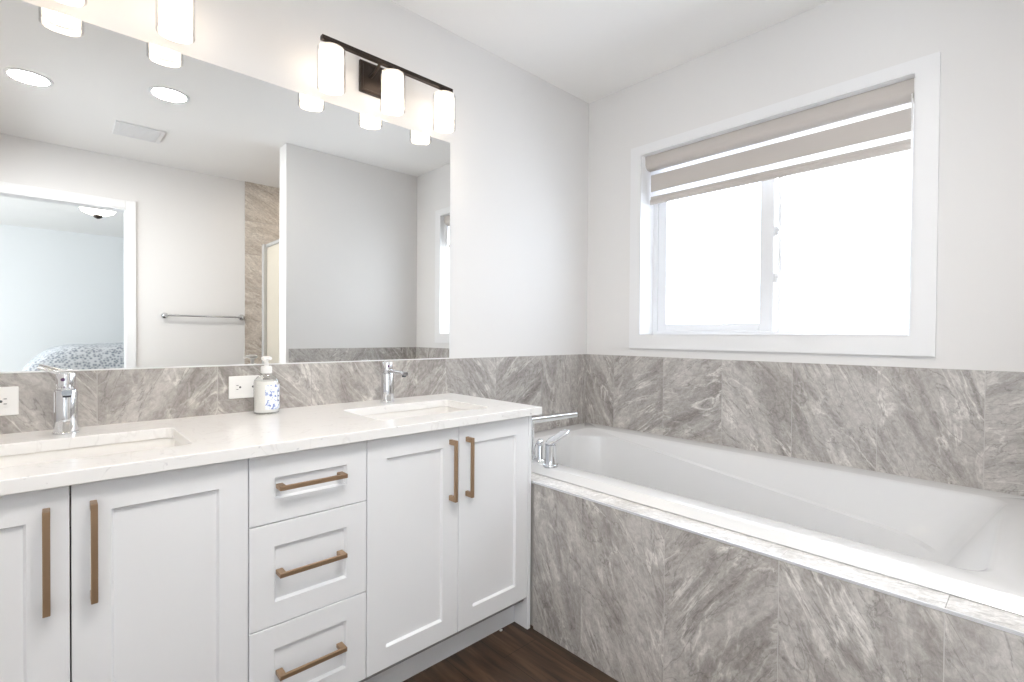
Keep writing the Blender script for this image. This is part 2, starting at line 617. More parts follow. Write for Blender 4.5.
# bedroom walls beyond the doorway
bm = B()
box(bm, BX0, BX1, BY - 0.12, BY, 0, CH)
box(bm, BX1, BX1 + 0.12, BY, YB - 0.12, 0, CH)
box(bm, BX0 - 0.12, BX0, BY, -6.1, 0, CH)
box(bm, BX0 - 0.12, BX0, -4.25, YB - 0.12, 0, CH)
box(bm, BX0 - 0.12, BX0, -6.1, -4.25, 0, 0.45)
box(bm, BX0 - 0.12, BX0, -6.1, -4.25, 2.15, CH)
box(bm, BX0, XW - 0.12, YB - 0.12, YB, 0, CH)
box(bm, 0.16, BX1, YB - 0.12, YB, 0, CH)
MBED = mat('bedroom_wall_paint', (0.84, 0.86, 0.87), 0.7)
add_bump(MBED, 200, 0.08)
struct(obj('wall_bedroom', bm, MBED))

# door casing on the bathroom side
d = sroot('door_1', (DX0, YB, 0))
bm = B()
cw = 0.062
box(bm, DX0 - cw, DX0, YB, YB + 0.016, 0, DZ + cw)
box(bm, DX1, DX1 + cw, YB, YB + 0.016, 0, DZ + cw)
box(bm, DX0, DX1, YB, YB + 0.016, DZ, DZ + cw)
obj('casing', bm, MTRIM, d, bevel=0.002)
bm = B()
box(bm, DX1 - 0.004, DX1, YB - 0.125, YB + 0.012, 0, DZ)
box(bm, DX0, DX0 + 0.012, YB - 0.125, YB + 0.012, 0, DZ)
box(bm, DX0, DX1, YB - 0.125, YB + 0.012, DZ - 0.012, DZ)
obj('jamb', bm, MTRIM, d)

# baseboards along the open floor
sbox('baseboard_back', MTRIM, DX1 + cw + 0.002, -1.06, YB, YB + 0.013, 0, 0.10)
sbox('baseboard_near', MTRIM, XW, XW + 0.013, YB + 0.02, -0.62, 0, 0.10)
sbox('baseboard_foot', MTRIM, PX - 0.013, PX, PY1, PY0, 0, 0.10)

# ------------------------------------------------------------------ wall tiles
TT = 0.979      # top of the tile band
ed = [-2.79, -2.518, -2.218, -1.918, -1.618, -1.318, -1.018, -0.718, -0.395, -0.095, 0.0]
struct(tile_panel('trim_1', (0, 0, 0), (1, 0, 0), (0, -1, 0), ed, 0.5, TT, 0.009, MTILE,
                  [-30, 35, -25, 38, 32, -30, 42, -48, 10, 5], 11))
ed = [PY0, -1.703, -1.4065, -1.1101, -0.8092, -0.505, -0.2, -0.009]
struct(tile_panel('trim_2', (0, 0, 0), (0, 1, 0), (-1, 0, 0), ed, 0.5, TT, 0.009, MTILE,
                  [62, -24, -30, -38, 70, 55, -25, 24], 23))
ed = [-1.066, -0.77, -0.465, -0.16, -0.009]
struct(tile_panel('trim_3', (0, PY0, 0), (1, 0, 0), (0, 1, 0), ed, 0.5, TT, 0.009, MTILE, [40, -50, 40, 30], 5))
# shower tile: the wall opposite, from the corner to just past the screen
zr = [0, 0.3, 0.6, 0.9, 1.2, 1.5, 1.8, 2.1, 2.4, CH]
struct(tile_panel('trim_4', (0, YB, 0), (1, 0, 0), (0, 1, 0), [-1.045, -0.6, 0.0], 0, CH, 0.009, MSHOW,
                  [70, 100, 60, 110], 8, rows=zr))
struct(tile_panel('trim_5', (0, 0, 0), (0, 1, 0), (-1, 0, 0), [YB + 0.01, -2.6, PY1], 0, CH, 0.009, MSHOW, [70, 110], 9, rows=zr))

# ------------------------------------------------------------------ window
wn = sroot('window_1', (0, -0.936, WZ0))
CY0, CY1, CZ0, CZ1 = -1.574, -0.303, 1.022, 2.099
bm = B()
ct = 0.018
box(bm, -ct, 0, CY0, WY0, CZ0, CZ1)
box(bm, -ct, 0, WY1, CY1, CZ0, CZ1)
box(bm, -ct, 0, WY0, WY1, CZ0, WZ0)
box(bm, -ct, 0, WY0, WY1, WZ1, CZ1)
obj('casing', bm, MTRIM, wn)
bm = B()
jt = 0.002
box(bm, -ct, 0.115, WY0 - 0.001, WY0 + jt, WZ0, WZ1)
box(bm, -ct, 0.115, WY1 - jt, WY1 + 0.001, WZ0, WZ1)
box(bm, -ct, 0.115, WY0, WY1, WZ0 - 0.001, WZ0 + jt)
box(bm, -ct, 0.115, WY0, WY1, WZ1 - jt, WZ1 + 0.001)
obj('jamb_liner', bm, MTRIM, wn)
# vinyl frame
bm = B()
fx0, fx1 = 0.112, 0.158
fwid = 0.028
for a_, b2, c_, d_ in ((WY0, WY0 + fwid, WZ0, WZ1), (WY1 - fwid, WY1, WZ0, WZ1), (WY0 + fwid, WY1 - fwid, WZ0, WZ0 + 0.022), (WY0 + fwid, WY1 - fwid, WZ1 - fwid, WZ1)):
    box(bm, fx0, fx1, a_, b2, c_, d_)
# mullion step for the fixed light
box(bm, 0.140, fx1, -1.012, -0.995, WZ0 + 0.022, WZ1 - fwid)
obj('frame', bm, MVINYL, wn, bevel=0.0015)
# sliding sash on the left
bm = B()
sx0, sx1 = 0.120, 0.139
sy0, sy1, sz0, sz1 = -0.985, WY1 - fwid, WZ0 + 0.022, WZ1 - fwid
box(bm, sx0, sx1, sy1 - 0.048, sy1, sz0, sz1)
box(bm, sx0, sx1, sy0, sy0 + 0.060, sz0, sz1)
box(bm, sx0, sx1, sy0 + 0.060, sy1 - 0.048, sz0, sz0 + 0.036)
box(bm, sx0, sx1, sy0 + 0.060, sy1 - 0.048, sz1 - 0.04, sz1)
sash = obj('sash', bm, MVINYL, wn, bevel=0.0015)
bm = B()
box(bm, 0.128, 0.131, sy0 + 0.058, sy1 - 0.046, sz0 + 0.034, sz1 - 0.038)
obj('pane', bm, MSCREENED, sash)
bm = B()
box(bm, 0.147, 0.150, WY0 + fwid - 0.002, -0.994, WZ0 + 0.020, WZ1 - fwid + 0.002)
obj('fixed_pane', bm, MGLASS, wn)
for z in (1.36, 1.575):
    bm = B()
    box(bm, 0.122, 0.132, -1.002, -0.985, z - 0.022, z + 0.022)
    box(bm, 0.116, 0.126, -1.010, -0.992, z - 0.006, z + 0.012)
    obj('latch', bm, MVINYL, wn, bevel=0.002)

w2 = sroot('added_fill_window', (XW, -2.2, QZ0))  # added window, never in view, letting in fill daylight
bm = B()
for a_, b2, c_, d_ in ((QY0 - 0.07, QY0, QZ0 - 0.07, QZ1 + 0.07), (QY1, QY1 + 0.07, QZ0 - 0.07, QZ1 + 0.07), (QY0, QY1, QZ0 - 0.07, QZ0), (QY0, QY1, QZ1, QZ1 + 0.07)):
    box(bm, XW, XW + 0.018, a_, b2, c_, d_)
obj('casing', bm, MTRIM, w2)
bm = B()
for a_, b2, c_, d_ in ((QY0, QY0 + 0.03, QZ0, QZ1), (QY1 - 0.03, QY1, QZ0, QZ1), (QY0 + 0.03, QY1 - 0.03, QZ0, QZ0 + 0.03), (QY0 + 0.03, QY1 - 0.03, QZ1 - 0.03, QZ1), (-2.22, -2.18, QZ0 + 0.03, QZ1 - 0.03)):
    box(bm, XW - 0.10, XW - 0.05, a_, b2, c_, d_)
obj('frame', bm, MVINYL, w2)
bm = B()
box(bm, XW - 0.078, XW - 0.074, QY0 + 0.028, QY1 - 0.028, QZ0 + 0.028, QZ1 - 0.028)
obj('pane', bm, MGLASS, w2)

# ------------------------------------------------------------------ zebra roller blind
bl = thing('roller_blind', (0.045, -0.936, 2.0), 'taupe and white banded roller blind pulled partly down over the window', 'blind')
by0, by1 = WY0 + 0.008, WY1 - 0.005
bm = B()
prof = []
zc, zt2 = 1.978, WZ1 - jt - 0.001
for k in range(9):
    a = PI * 0.5 * k / 8
    prof.append((0.028 - 0.018 * math.sin(a) + 0.0, zc + 0.020 - 0.020 * math.cos(a) + 0.0))
prof = [(0.090, zt2), (0.018, zt2)]
for k in range(9):
    a = PI * 0.5 * k / 8
    prof.append((0.018 + 0.030 * (1 - math.cos(a)), zc + 0.03 - 0.03 * math.sin(a)))
prof += [(0.090, zc)]
loft(bm, [[(x, by0, z) for x, z in prof], [(x, by1, z) for x, z in prof]])
obj('cassette', bm, MTAUPE, bl, smooth=40)
for y, nm in ((by0 - 0.005, 'end_cap'), (by1, 'end_cap')):
    bm = B()
    loft(bm, [[(x, y, z) for x, z in prof], [(x, y + 0.005, z) for x, z in prof]])
    obj(nm, bm, MPLASTIC, bl)
bx = 0.066
fy0, fy1 = by0 + 0.008, by1 - 0.005


def strip(nm, z0, z1, m, t=0.0012):
    bm = B()
    box(bm, bx, bx + t, fy0, fy1, z0, z1)
    return obj(nm, bm, m, bl)


strip('sheer_band', 1.958, 1.990, MSHEER)
strip('taupe_band', 1.868, 1.958, MTAUPE)
strip('sheer_band', 1.842, 1.868, MSHEER)
strip('taupe_band', 1.824, 1.842, MTAUPE)
bm = B()
prof2 = [(bx + 0.006 * math.cos(2 * PI * k / 16) - 0.002, 1.812 + 0.014 * math.sin(2 * PI * k / 16)) for k in range(16)]
loft(bm, [[(x, fy0, z) for x, z in prof2], [(x, fy1, z) for x, z in prof2]])
obj('bottom_rail', bm, MTAUPE, bl, smooth=60)
bm = B()
ch = []
yc = by0 + 0.006
for k in range(15):
    ch.append((0.020, yc, 1.99 - (1.99 - 1.455) * k / 14))
ch += [(0.024, yc, 1.447), (0.029, yc, 1.445), (0.034, yc, 1.447)]
for k in range(15):
    ch.append((0.038, yc, 1.455 + (1.99 - 1.455) * k / 14))
tube(bm, ch, 0.0016, 6)
for p in ch[::1]:
    bmesh.ops.create_icosphere(bm, subdivisions=1, radius=0.0028, matrix=Matrix.Translation(p))
obj('bead_chain', bm, MPLASTIC, bl, smooth=60)

# ------------------------------------------------------------------ mirror
mr = thing('wall_mirror', (-1.80, -0.004, TT), 'large frameless rectangular mirror above the vanity backsplash', 'mirror')
bm = B()
box(bm, -2.60, -0.999, -0.0065, -0.0005, TT + 0.003, 1.950)
obj('mirror_glass', bm, MMIRROR, mr)
bm = B()
box(bm, -2.60, -0.999, -0.0088, -0.0005, TT + 0.0005, TT + 0.003)
box(bm, -2.60, -0.999, -0.0088, -0.0067, TT + 0.003, TT + 0.0045)
obj('bottom_channel', bm, MTRIM, mr)

# ------------------------------------------------------------------ vanity cabinets
YF, CB, CT = -0.550, 0.7955, 0.8236     # door front plane, underside and top of the counter
DZ0, DZ1 = 0.120, 0.7915


def shaker(x0, x1, z0, z1, fw_, parent, name):
    bm = B()
    y, yb, rc, ch = YF, YF + 0.019, 0.0085, 0.0045
    g = 0.0013
    x0, x1, z0, z1 = x0 + g, x1 - g, z0 + g, z1 - g
    R = lambda d, yy: [(x0 + d, yy, z0 + d), (x1 - d, yy, z0 + d), (x1 - d, yy, z1 - d), (x0 + d, yy, z1 - d)]
    e = 0.0012
    loft(bm, [R(0, yb), R(0, y + e), R(e, y), R(fw_, y), R(fw_ + ch, y + rc)])
    return obj(name, bm, MCAB, parent)


def pull(cx, cz, L, vertical, parent):
    bm = B()
    w2, t = 0.0055, 0.007
    yo, yi = YF - 0.034, YF - 0.026
    foot = 0.016

    def bx_(a0, a1, b0, b1, y0, y1):
        if vertical:
            box(bm, cx + b0, cx + b1, y0, y1, cz + a0, cz + a1)
        else:
            box(bm, cx + a0, cx + a1, y0, y1, cz + b0, cz + b1)
    h = L / 2
    bx_(-h, h, -w2, w2, yo, yi)
    for s in (-1, 1):
        a0, a1 = sorted((s * h, s * (h - foot)))
        bx_(a0, a1, -w2, w2, yi - 0.0005, YF + 0.0005)
    return obj('handle', bm, MBRASS, parent, bevel=0.0012)


def carcass(x0, x1, root):
    bm = B()
    t = 0.016
    yb, yf = -0.004, YF + 0.020
    box(bm, x0, x0 + t, yf, yb, 0.1, CB - 0.001)
    box(bm, x1 - t, x1, yf, yb, 0.1, CB - 0.001)
    box(bm, x0 + t, x1 - t, yf, yb, 0.1, 0.116)
    box(bm, x0 + t, x1 - t, yb - 0.008, yb, 0.116, CB - 0.001)
    box(bm, x0 + t, x1 - t, yf, yf + 0.016, CB - 0.03, CB - 0.001)
    obj('carcass', bm, MGAP, root)
    bm = B()
    box(bm, x0, x1, -0.480, -0.4646, 0.0, 0.1)
    obj('toe_kick', bm, MCAB, root)


XL, XA, XB, XM, XR = -2.6005, -1.9698, -1.6682, -1.3496, -1.0315
XG = -2.2854
ST = 0.060
c1 = thing('sink_cabinet', (-2.285, -0.28, 0), 'white two-door shaker cabinet under the sink nearest the left edge', 'cabinet', 'vanity cabinets')
carcass(XL, XA, c1)
for x0, x1, hx in ((XL, XG, XG - 0.034), (XG, XA, XG + 0.034)):
    dr = shaker(x0, x1, DZ0, DZ1, ST, c1, 'door')
    pull(hx, 0.657, 0.194, True, dr)
bm = B()
box(bm, XL - 0.016, XL - 0.001, YF, -0.004, 0, CB - 0.001)
obj('end_panel', bm, MCAB, c1)
c2 = thing('drawer_cabinet', (-1.819, -0.28, 0), 'white three-drawer shaker cabinet between the two sink cabinets', 'cabinet', 'vanity cabinets')
carcass(XA, XB, c2)
for z0, z1, hz in ((0.6215, DZ1, 0.712), (0.3665, 0.6215, 0.500), (DZ0, 0.3665, 0.250)):
    dr = shaker(XA, XB, z0, z1, ST - 0.003, c2, 'drawer')
    pull(-1.824, hz, 0.170, False, dr)
c3 = thing('sink_cabinet', (-1.35, -0.28, 0), 'white two-door shaker cabinet beside the bathtub', 'cabinet', 'vanity cabinets')
carcass(XB, XR, c3)
for x0, x1, hx in ((XB, XM, XM - 0.033), (XM, XR, XM + 0.033)):
    dr = shaker(x0, x1, DZ0, DZ1, ST, c3, 'door')
    pull(hx, 0.657, 0.194, True, dr)
bm = B()
box(bm, XR + 0.001, -1.0155, YF, -0.004, 0, CB - 0.001)
obj('end_panel', bm, MCAB, c3, bevel=0.001)

# ------------------------------------------------------------------ countertop with two sink cut-outs
SK = [(-2.504, -2.066), (-1.577, -1.139)]
SY0, SY1 = -0.458, -0.178
CX1 = -0.987
CYF = -0.5766


def slab_with_holes(outer, holes, z0, z1):
    bm = B()
    for lp in [outer] + holes:
        vs = [bm.verts.new((p[0], p[1], z1)) for p in lp]
        for i in range(len(vs)):
            bm.edges.new((vs[i], vs[(i + 1) % len(vs)]))
    bmesh.ops.triangle_fill(bm, use_beauty=True, use_dissolve=False, edges=bm.edges[:])
    r = bmesh.ops.extrude_face_region(bm, geom=bm.faces[:])
    vs = [e for e in r['geom'] if isinstance(e, bmesh.types.BMVert)]
    bmesh.ops.translate(bm, verts=vs, vec=(0, 0, z0 - z1))
    return bm


holes = [rrect(a, b, SY0, SY1, 0, 0.022, 5) for a, b in SK]
bm = slab_with_holes([(-2.618, CYF), (CX1, CYF), (CX1, -0.0095), (-2.618, -0.0095)], holes, CB, CT)
ctop = obj('countertop', bm, MQUARTZ, bevel=0.0022)
tag(ctop, 'long white quartz countertop with two sink cut-outs on the vanity', 'countertop')


def sink(x0, x1, label):
    cx = (x0 + x1) / 2
    r = thing('sink', (cx, (SY0 + SY1) / 2, 0.66), label, 'sink', 'undermount sinks')
    bm = B()
    o = 0.006
    X0, X1, Y0, Y1 = x0 - o, x1 + o, SY0 - o, SY1 + o
    zt_ = CB - 0.0006
    rings = [rrect(X0 - 0.02, X1 + 0.02, Y0 - 0.02, Y1 + 0.02, zt_ - 0.008, 0.045),
             rrect(X0 - 0.02, X1 + 0.02, Y0 - 0.02, Y1 + 0.02, zt_, 0.045),
             rrect(X0, X1, Y0, Y1, zt_, 0.028),
             rrect(X0 + 0.004, X1 - 0.004, Y0 + 0.004, Y1 - 0.004, zt_ - 0.012, 0.030),
             rrect(X0 + 0.012, X1 - 0.012, Y0 + 0.010, Y1 - 0.010, zt_ - 0.095, 0.040),
             rrect(X0 + 0.022, X1 - 0.022, Y0 + 0.020, Y1 - 0.020, zt_ - 0.116, 0.045),
             rrect(X0 + 0.050, X1 - 0.050, Y0 + 0.045, Y1 - 0.045, zt_ - 0.126, 0.040),
             rrect(cx - 0.03, cx + 0.03, -0.318 - 0.03, -0.318 + 0.03, zt_ - 0.130, 0.0298)]
    loft(bm, rings, False, True)
    obj('basin', bm, MSINK, r, smooth=50)
    bm = B()
    lathe(bm, [(0.028, zt_ - 0.1305), (0.028, zt_ - 0.1265), (0.020, zt_ - 0.1262), (0.018, zt_ - 0.129)], (cx, -0.318, 0), 28)
    obj('drain', bm, MCHROME, r, smooth=50)


sink(*SK[0], 'white undermount rectangular sink in the counter, below the faucet near the left edge')
sink(*SK[1], 'white undermount rectangular sink in the counter, at the end by the bathtub')


# ------------------------------------------------------------------ basin faucets
def faucet(cx, cy, tip, label):
    r = thing('basin_faucet', (cx, cy, CT), label, 'faucet', 'basin faucets')
    bm = B()
    z = CT + 0.0003
    lathe(bm, [(0.0275, z), (0.0275, z + 0.004), (0.0248, z + 0.006), (0.0242, z + 0.030), (0.0242, z + 0.108), (0.0225, z + 0.113), (0.0190, z + 0.1135)], (cx, cy, 0), 36)
    obj('body', bm, MCHROME, r, smooth=40)
    bm = B()
    lathe(bm, [(0.0175, z + 0.1140), (0.0195, z + 0.117), (0.0195, z + 0.121), (0.0180, z + 0.1215), (0.0180, z + 0.123), (0.0200, z + 0.1235), (0.0200, z + 0.150), (0.0185, z + 0.156), (0.008, z + 0.158)], (cx, cy, 0), 32)
    k = obj('handle', bm, MCHROME, r, smooth=40)
    bm = B()
    path = [(cy - 0.016, 0.122), (cy - 0.060, 0.122), (cy - 0.110, 0.120), (cy - 0.134, 0.117)]
    rings = []
    for yy, zz in path:
        rings.append([(cx + p[0], yy, z + zz + p[1]) for p in rrect(-0.010, 0.010, -0.0065, 0.0065, 0, 0.0045, 4)])
    loft(bm, rings)
    sp = obj('spout', bm, MCHROME, r, smooth=40)
    bm = B()
    lathe(bm, [(0.0078, z + 0.1055), (0.0078, z + 0.1125)], (cx, cy - 0.124, 0), 20)
    obj('aerator', bm, MSLOT, sp, smooth=40)
    bm = B()
    tx, ty, tz = tip
    zz = z + 0.150
    tube(bm, [(cx, cy, zz), (cx + tx * 0.4, cy + ty * 0.4, zz + tz * 0.4), (cx + tx * 0.8, cy + ty * 0.8, zz + tz * 0.8), (cx + tx, cy + ty, zz + tz)], [0.008, 0.0065, 0.0055, 0.0045], 14, flat=(1.2, 0.7))
    obj('lever', bm, MCHROME, k, smooth=60)
    bm = B()
    lathe(bm, [(0.0045, 0.0), (0.0045, 0.0012)], (cx - 0.006, cy - 0.0186, z + 0.141), 12, 'y')
    obj('temperature_dot', bm, MRED, k)


faucet(-2.285, -0.098, (-0.052, 0.014, 0.022), 'chrome single-hole faucet standing near the left edge of the counter')
faucet(-1.3575, -0.098, (0.016, 0.046, 0.004), 'chrome single-hole faucet at the counter end nearer the bathtub')

# ------------------------------------------------------------------ wall outlets in the backsplash
def outlet(x0, label):
    w_, h_ = 0.104, 0.074
    zc_ = 0.908
    r = thing('wall_outlet', (x0 + w_ / 2, -0.009, zc_), label, 'outlet', 'wall outlets')
    bm = B()
    box(bm, x0, x0 + w_, -0.0150, -0.0092, zc_ - h_ / 2, zc_ + h_ / 2)
    obj('cover_plate', bm, MPLASTIC, r, bevel=0.002)
    cx = x0 + w_ / 2
    bm = B()
    box(bm, cx - 0.033, cx + 0.033, -0.0166, -0.0151, zc_ - 0.0165, zc_ + 0.0165)
    f = obj('receptacle', bm, MPLASTIC, r, bevel=0.0006)
    for s in (-1, 1):
        bm = B()
        lathe(bm, [(0.0034, 0), (0.0034, 0.0008)], (cx + s * 0.0195, -0.0165, zc_), 12, 'y')
        for dz in (-0.0065, 0.0065):
            box(bm, cx + s * 0.0275 - 0.003, cx + s * 0.0275 + 0.003, -0.0173, -0.0165, zc_ + dz - 0.0009, zc_ + dz + 0.0009)
        obj('slots', bm, MSLOT, f)
    for dz in (-0.005, 0.005):
        bm = B()
        box(bm, cx - 0.008, cx + 0.008, -0.0174, -0.0167, zc_ + dz - 0.003, zc_ + dz + 0.003)
        obj('button', bm, MPLASTIC, f)


outlet(-1.887, 'white wall outlet in the backsplash behind the soap dispenser')
outlet(-2.479, 'white wall outlet in the backsplash at the left edge, left of a faucet')

# ------------------------------------------------------------------ soap dispenser
sx, sy = -1.793, -0.085
so = thing('soap_dispenser', (sx, sy, CT), 'clear pump soap bottle with blue patterned label on the counter', 'soap dispenser')
bm = B()
z = CT + 0.0004
prof = [(0.032, z), (0.0378, z + 0.003), (0.0388, z + 0.010), (0.0388, z + 0.098), (0.0365, z + 0.110), (0.027, z + 0.121), (0.0155, z + 0.127), (0.0135, z + 0.131), (0.0135, z + 0.137)]
lathe(bm, prof, (sx, sy, 0), 40)
bt = obj('bottle', bm, MBOTTLE, so, smooth=50)
bm = B()
lathe(bm, [(0.029, z + 0.003), (0.0362, z + 0.007), (0.0362, z + 0.098), (0.034, z + 0.107), (0.012, z + 0.110)], (sx, sy, 0), 40)
obj('liquid', bm, MSOAP, bt, smooth=50)
bm = B()
ring0, ring1 = [], []
for k in range(41):
    a = -PI * 0.62 + PI * 0.82 * k / 40
    ring0.append((sx + 0.0394 * math.cos(a), sy + 0.0394 * math.sin(a), z + 0.016))
    ring1.append((sx + 0.0394 * math.cos(a), sy + 0.0394 * math.sin(a), z + 0.096))
loft(bm, [ring0, ring1], False, False, closed=False)
lb = obj('label', bm, MLABEL, so, smooth=60)
bm = B()
for a0, a1, za, zb in ((-0.90, -0.86, 0.040, 0.075), (-0.90, -0.66, 0.071, 0.075), (-0.90, -0.70, 0.056, 0.060), (-0.90, -0.66, 0.040, 0.044)):
    g0, g1 = [], []
    for k in range(6):
        a = a0 + (a1 - a0) * k / 5
        g0.append((sx + 0.0398 * math.cos(a), sy + 0.0398 * math.sin(a), z + za))
        g1.append((sx + 0.0398 * math.cos(a), sy + 0.0398 * math.sin(a), z + zb))
    loft(bm, [g0, g1], False, False, closed=False)
obj('printed_emblem', bm, MINK, lb)
bm = B()
lathe(bm, [(0.0155, z + 0.132), (0.0170, z + 0.134), (0.0170, z + 0.152), (0.0145, z + 0.156), (0.0065, z + 0.157), (0.0060, z + 0.174), (0.013, z + 0.175), (0.0165, z + 0.178), (0.0165, z + 0.184), (0.010, z + 0.188)], (sx, sy, 0), 28)
pm = obj('pump', bm, MPLASTIC, so, smooth=40)
bm = B()
tube(bm, [(sx, sy, z + 0.181), (sx - 0.012, sy - 0.024, z + 0.181), (sx - 0.017, sy - 0.036, z + 0.176)], [0.006, 0.0045, 0.0035], 10)
obj('nozzle', bm, MPLASTIC, pm, smooth=60)

# ------------------------------------------------------------------ vanity lights
def vanity_light(cx, label):
    yb = -0.098
    r = thing('vanity_light', (cx, 0, 2.09), label, 'wall light', 'vanity lights')
    bm = B()
    for (h, y0, y1) in ((0.0, -0.016, -0.0005),):
        x0, x1, z0, z1 = cx - 0.093, cx + 0.093, 2.036, 2.156
        R = lambda d, y: [(x0 + d, y, z0 + d), (x1 - d, y, z0 + d), (x1 - d, y, z1 - d), (x0 + d, y, z1 - d)]
        loft(bm, [R(0, -0.0005), R(0, -0.014), R(0.004, -0.018), R(0.010, -0.018), R(0.012, -0.015)])
    obj('back_plate', bm, MBLACK, r)
    for s in (-1, 1):
        bm = B()
        tube(bm, [(cx + s * 0.05, -0.014, 2.100), (cx + s * 0.05, -0.045, 2.104), (cx + s * 0.05, -0.075, 2.116), (cx + s * 0.05, yb, 2.127)], 0.006, 10)
        obj('arm', bm, MBLACK, r, smooth=60)
    bm = B()
    box(bm, cx - 0.279, cx + 0.281, yb - 0.010, yb + 0.010, 2.119, 2.134)
    obj('bar', bm, MBLACK, r, bevel=0.001)
    for s in (-1, 0, 1):
        x = cx + s * 0.243
        bm = B()
        lathe(bm, [(0.024, 2.098), (0.024, 2.111), (0.012, 2.113), (0.012, 2.1192)], (x, yb, 0), 24)
        cap = obj('shade_cap', bm, MBLACK, r, smooth=40)
        bm = B()
        # opal inner cylinder, open below
        lathe(bm, [(0.018, 2.0965), (0.036, 2.096), (0.0415, 2.091), (0.0415, 1.978), (0.0385, 1.978), (0.0385, 2.08)], (x, yb, 0), 36, cap0=True, cap1=True)
        obj('opal_shade', bm, MOPAL, cap, smooth=40)
        bm = B()
        lathe(bm, [(0.008, 2.079), (0.012, 2.060), (0.021, 2.038), (0.0225, 2.025), (0.019, 2.010), (0.010, 2.003), (0.002, 2.001)], (x, yb, 0), 20)
        obj('bulb', bm, MBULB, cap, smooth=60)
        bm = B()
        lathe(bm, [(0.0245, 2.0985), (0.045, 2.098), (0.0480, 2.094), (0.0480, 1.957), (0.0458, 1.957), (0.0458, 2.089)], (x, yb, 0), 36, cap0=False, cap1=False)
        obj('glass_sleeve', bm, MSLEEVE, cap, smooth=40)
    return r


vanity_light(-1.340, 'dark bar wall light with three glass shades above the mirror, beside the bathtub corner')
vanity_light(-2.288, 'dark bar wall light above the mirror at the left, one shade in view')

# ------------------------------------------------------------------ tub surround
XS, ZS = -1.0105, 0.5465
ts = thing('tub_surround', (XS, -0.95, 0), 'grey marble-tiled apron and ledge along the front of the bathtub', 'tub surround')
ed = [PY0 + 0.009, -1.7052, -1.3985, -1.0912, -0.784, -0.560]
tile_panel('apron_tile', (XS + 0.0105, 0, 0), (0, 1, 0), (-1, 0, 0), ed, 0.0, ZS - 0.0058, 0.0105, MTILE, [-28, -30, 33, -30, -26], 41, parent=ts)
# ledge tile on top of the apron
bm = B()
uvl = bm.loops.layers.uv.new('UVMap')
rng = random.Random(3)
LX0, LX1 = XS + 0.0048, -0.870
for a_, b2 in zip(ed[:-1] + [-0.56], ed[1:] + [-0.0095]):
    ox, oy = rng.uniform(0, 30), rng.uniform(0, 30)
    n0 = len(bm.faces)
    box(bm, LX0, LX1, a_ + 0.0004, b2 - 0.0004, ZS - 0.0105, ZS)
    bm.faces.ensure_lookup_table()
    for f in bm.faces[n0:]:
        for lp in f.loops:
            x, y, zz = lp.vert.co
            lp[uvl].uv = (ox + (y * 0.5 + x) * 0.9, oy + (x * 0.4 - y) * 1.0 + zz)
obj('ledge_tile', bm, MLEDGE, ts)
bm = B()
box(bm, XS - 0.001, XS + 0.0045, PY0 + 0.009, -0.552, ZS - 0.0055, ZS + 0.0012)
obj('metal_edge', bm, MALU, ts)
bm = B()
box(bm, XS + 0.012, XS + 0.05, PY0 + 0.009, -0.56, 0.0, ZS - 0.012)
box(bm, XS + 0.012, XS + 0.05, -0.56, -0.0095, 0.0, ZS - 0.012)
obj('backing_board', bm, MGROUT, ts)

# ------------------------------------------------------------------ bathtub
tb = thing('bathtub', (-0.45, -0.94, 0), 'white rectangular drop-in bathtub under the window', 'bathtub')
bm = B()
RZ = 0.577
X0, X1, Y0, Y1 = -0.930, -0.0100, PY0 + 0.0100, -0.0100


def tring(x0, x1, y0, y1, z, r, n=8, tilt=None):
    pts = rrect(x0, x1, y0, y1, z, r, n)
    if tilt:
        pts = [(x, y, tilt(x, y)) for x, y, _ in pts]
    return pts


rise = lambda x, y: min(0.558, 0.433 + (y + 1.363) * 0.154)
rings = [
    tring(X0 + 0.003, X1, Y0, Y1, ZS + 0.0005, 0.012),
    tring(X0, X1, Y0, Y1, ZS + 0.003, 0.012),
    tring(X0 + 0.016, X1, Y0, Y1, RZ - 0.006, 0.013),
    tring(X0 + 0.0195, X1 - 0.001, Y0 + 0.001, Y1 - 0.001, RZ - 0.0012, 0.016),
    tring(X0 + 0.025, X1 - 0.002, Y0 + 0.002, Y1 - 0.002, RZ, 0.02),
    tring(X0 + 0.090, X1 - 0.090, Y0 + 0.100, Y1 - 0.105, RZ, 0.060),
    tring(X0 + 0.096, X1 - 0.096, Y0 + 0.108, Y1 - 0.111, RZ - 0.002, 0.060),
    tring(X0 + 0.102, X1 - 0.102, Y0 + 0.117, Y1 - 0.117, RZ - 0.010, 0.075),
    tring(X0 + 0.116, X1 - 0.128, Y0 + 0.230, Y1 - 0.128, 0, 0.17, tilt=rise),
    tring(X0 + 0.120, X1 - 0.140, Y0 + 0.240, Y1 - 0.132, 0, 0.18, tilt=lambda x, y: rise(x, y) - 0.008),
    tring(X0 + 0.148, X1 - 0.172, Y0 + 0.375, Y1 - 0.165, 0.24, 0.19),
    tring(X0 + 0.168, X1 - 0.192, Y0 + 0.440, Y1 - 0.185, 0.16, 0.18),
    tring(X0 + 0.205, X1 - 0.230, Y0 + 0.500, Y1 - 0.220, 0.130, 0.11),
    tring(X0 + 0.260, X1 - 0.285, Y0 + 0.580, Y1 - 0.290, 0.122, 0.09),
]
loft(bm, rings, False, True)
obj('basin', bm, MTUB, tb, smooth=33)
bm = B()
lathe(bm, [(0.032, 0.1225), (0.032, 0.126), (0.022, 0.1265), (0.020, 0.1235)], (-0.50, -0.42, 0), 28)
obj('drain', bm, MCHROME, tb, smooth=40)
bm = B()
lathe(bm, [(0.034, 0.0), (0.034, 0.006), (0.028, 0.009)], (-0.52, -0.151, 0.44), 28, 'y')
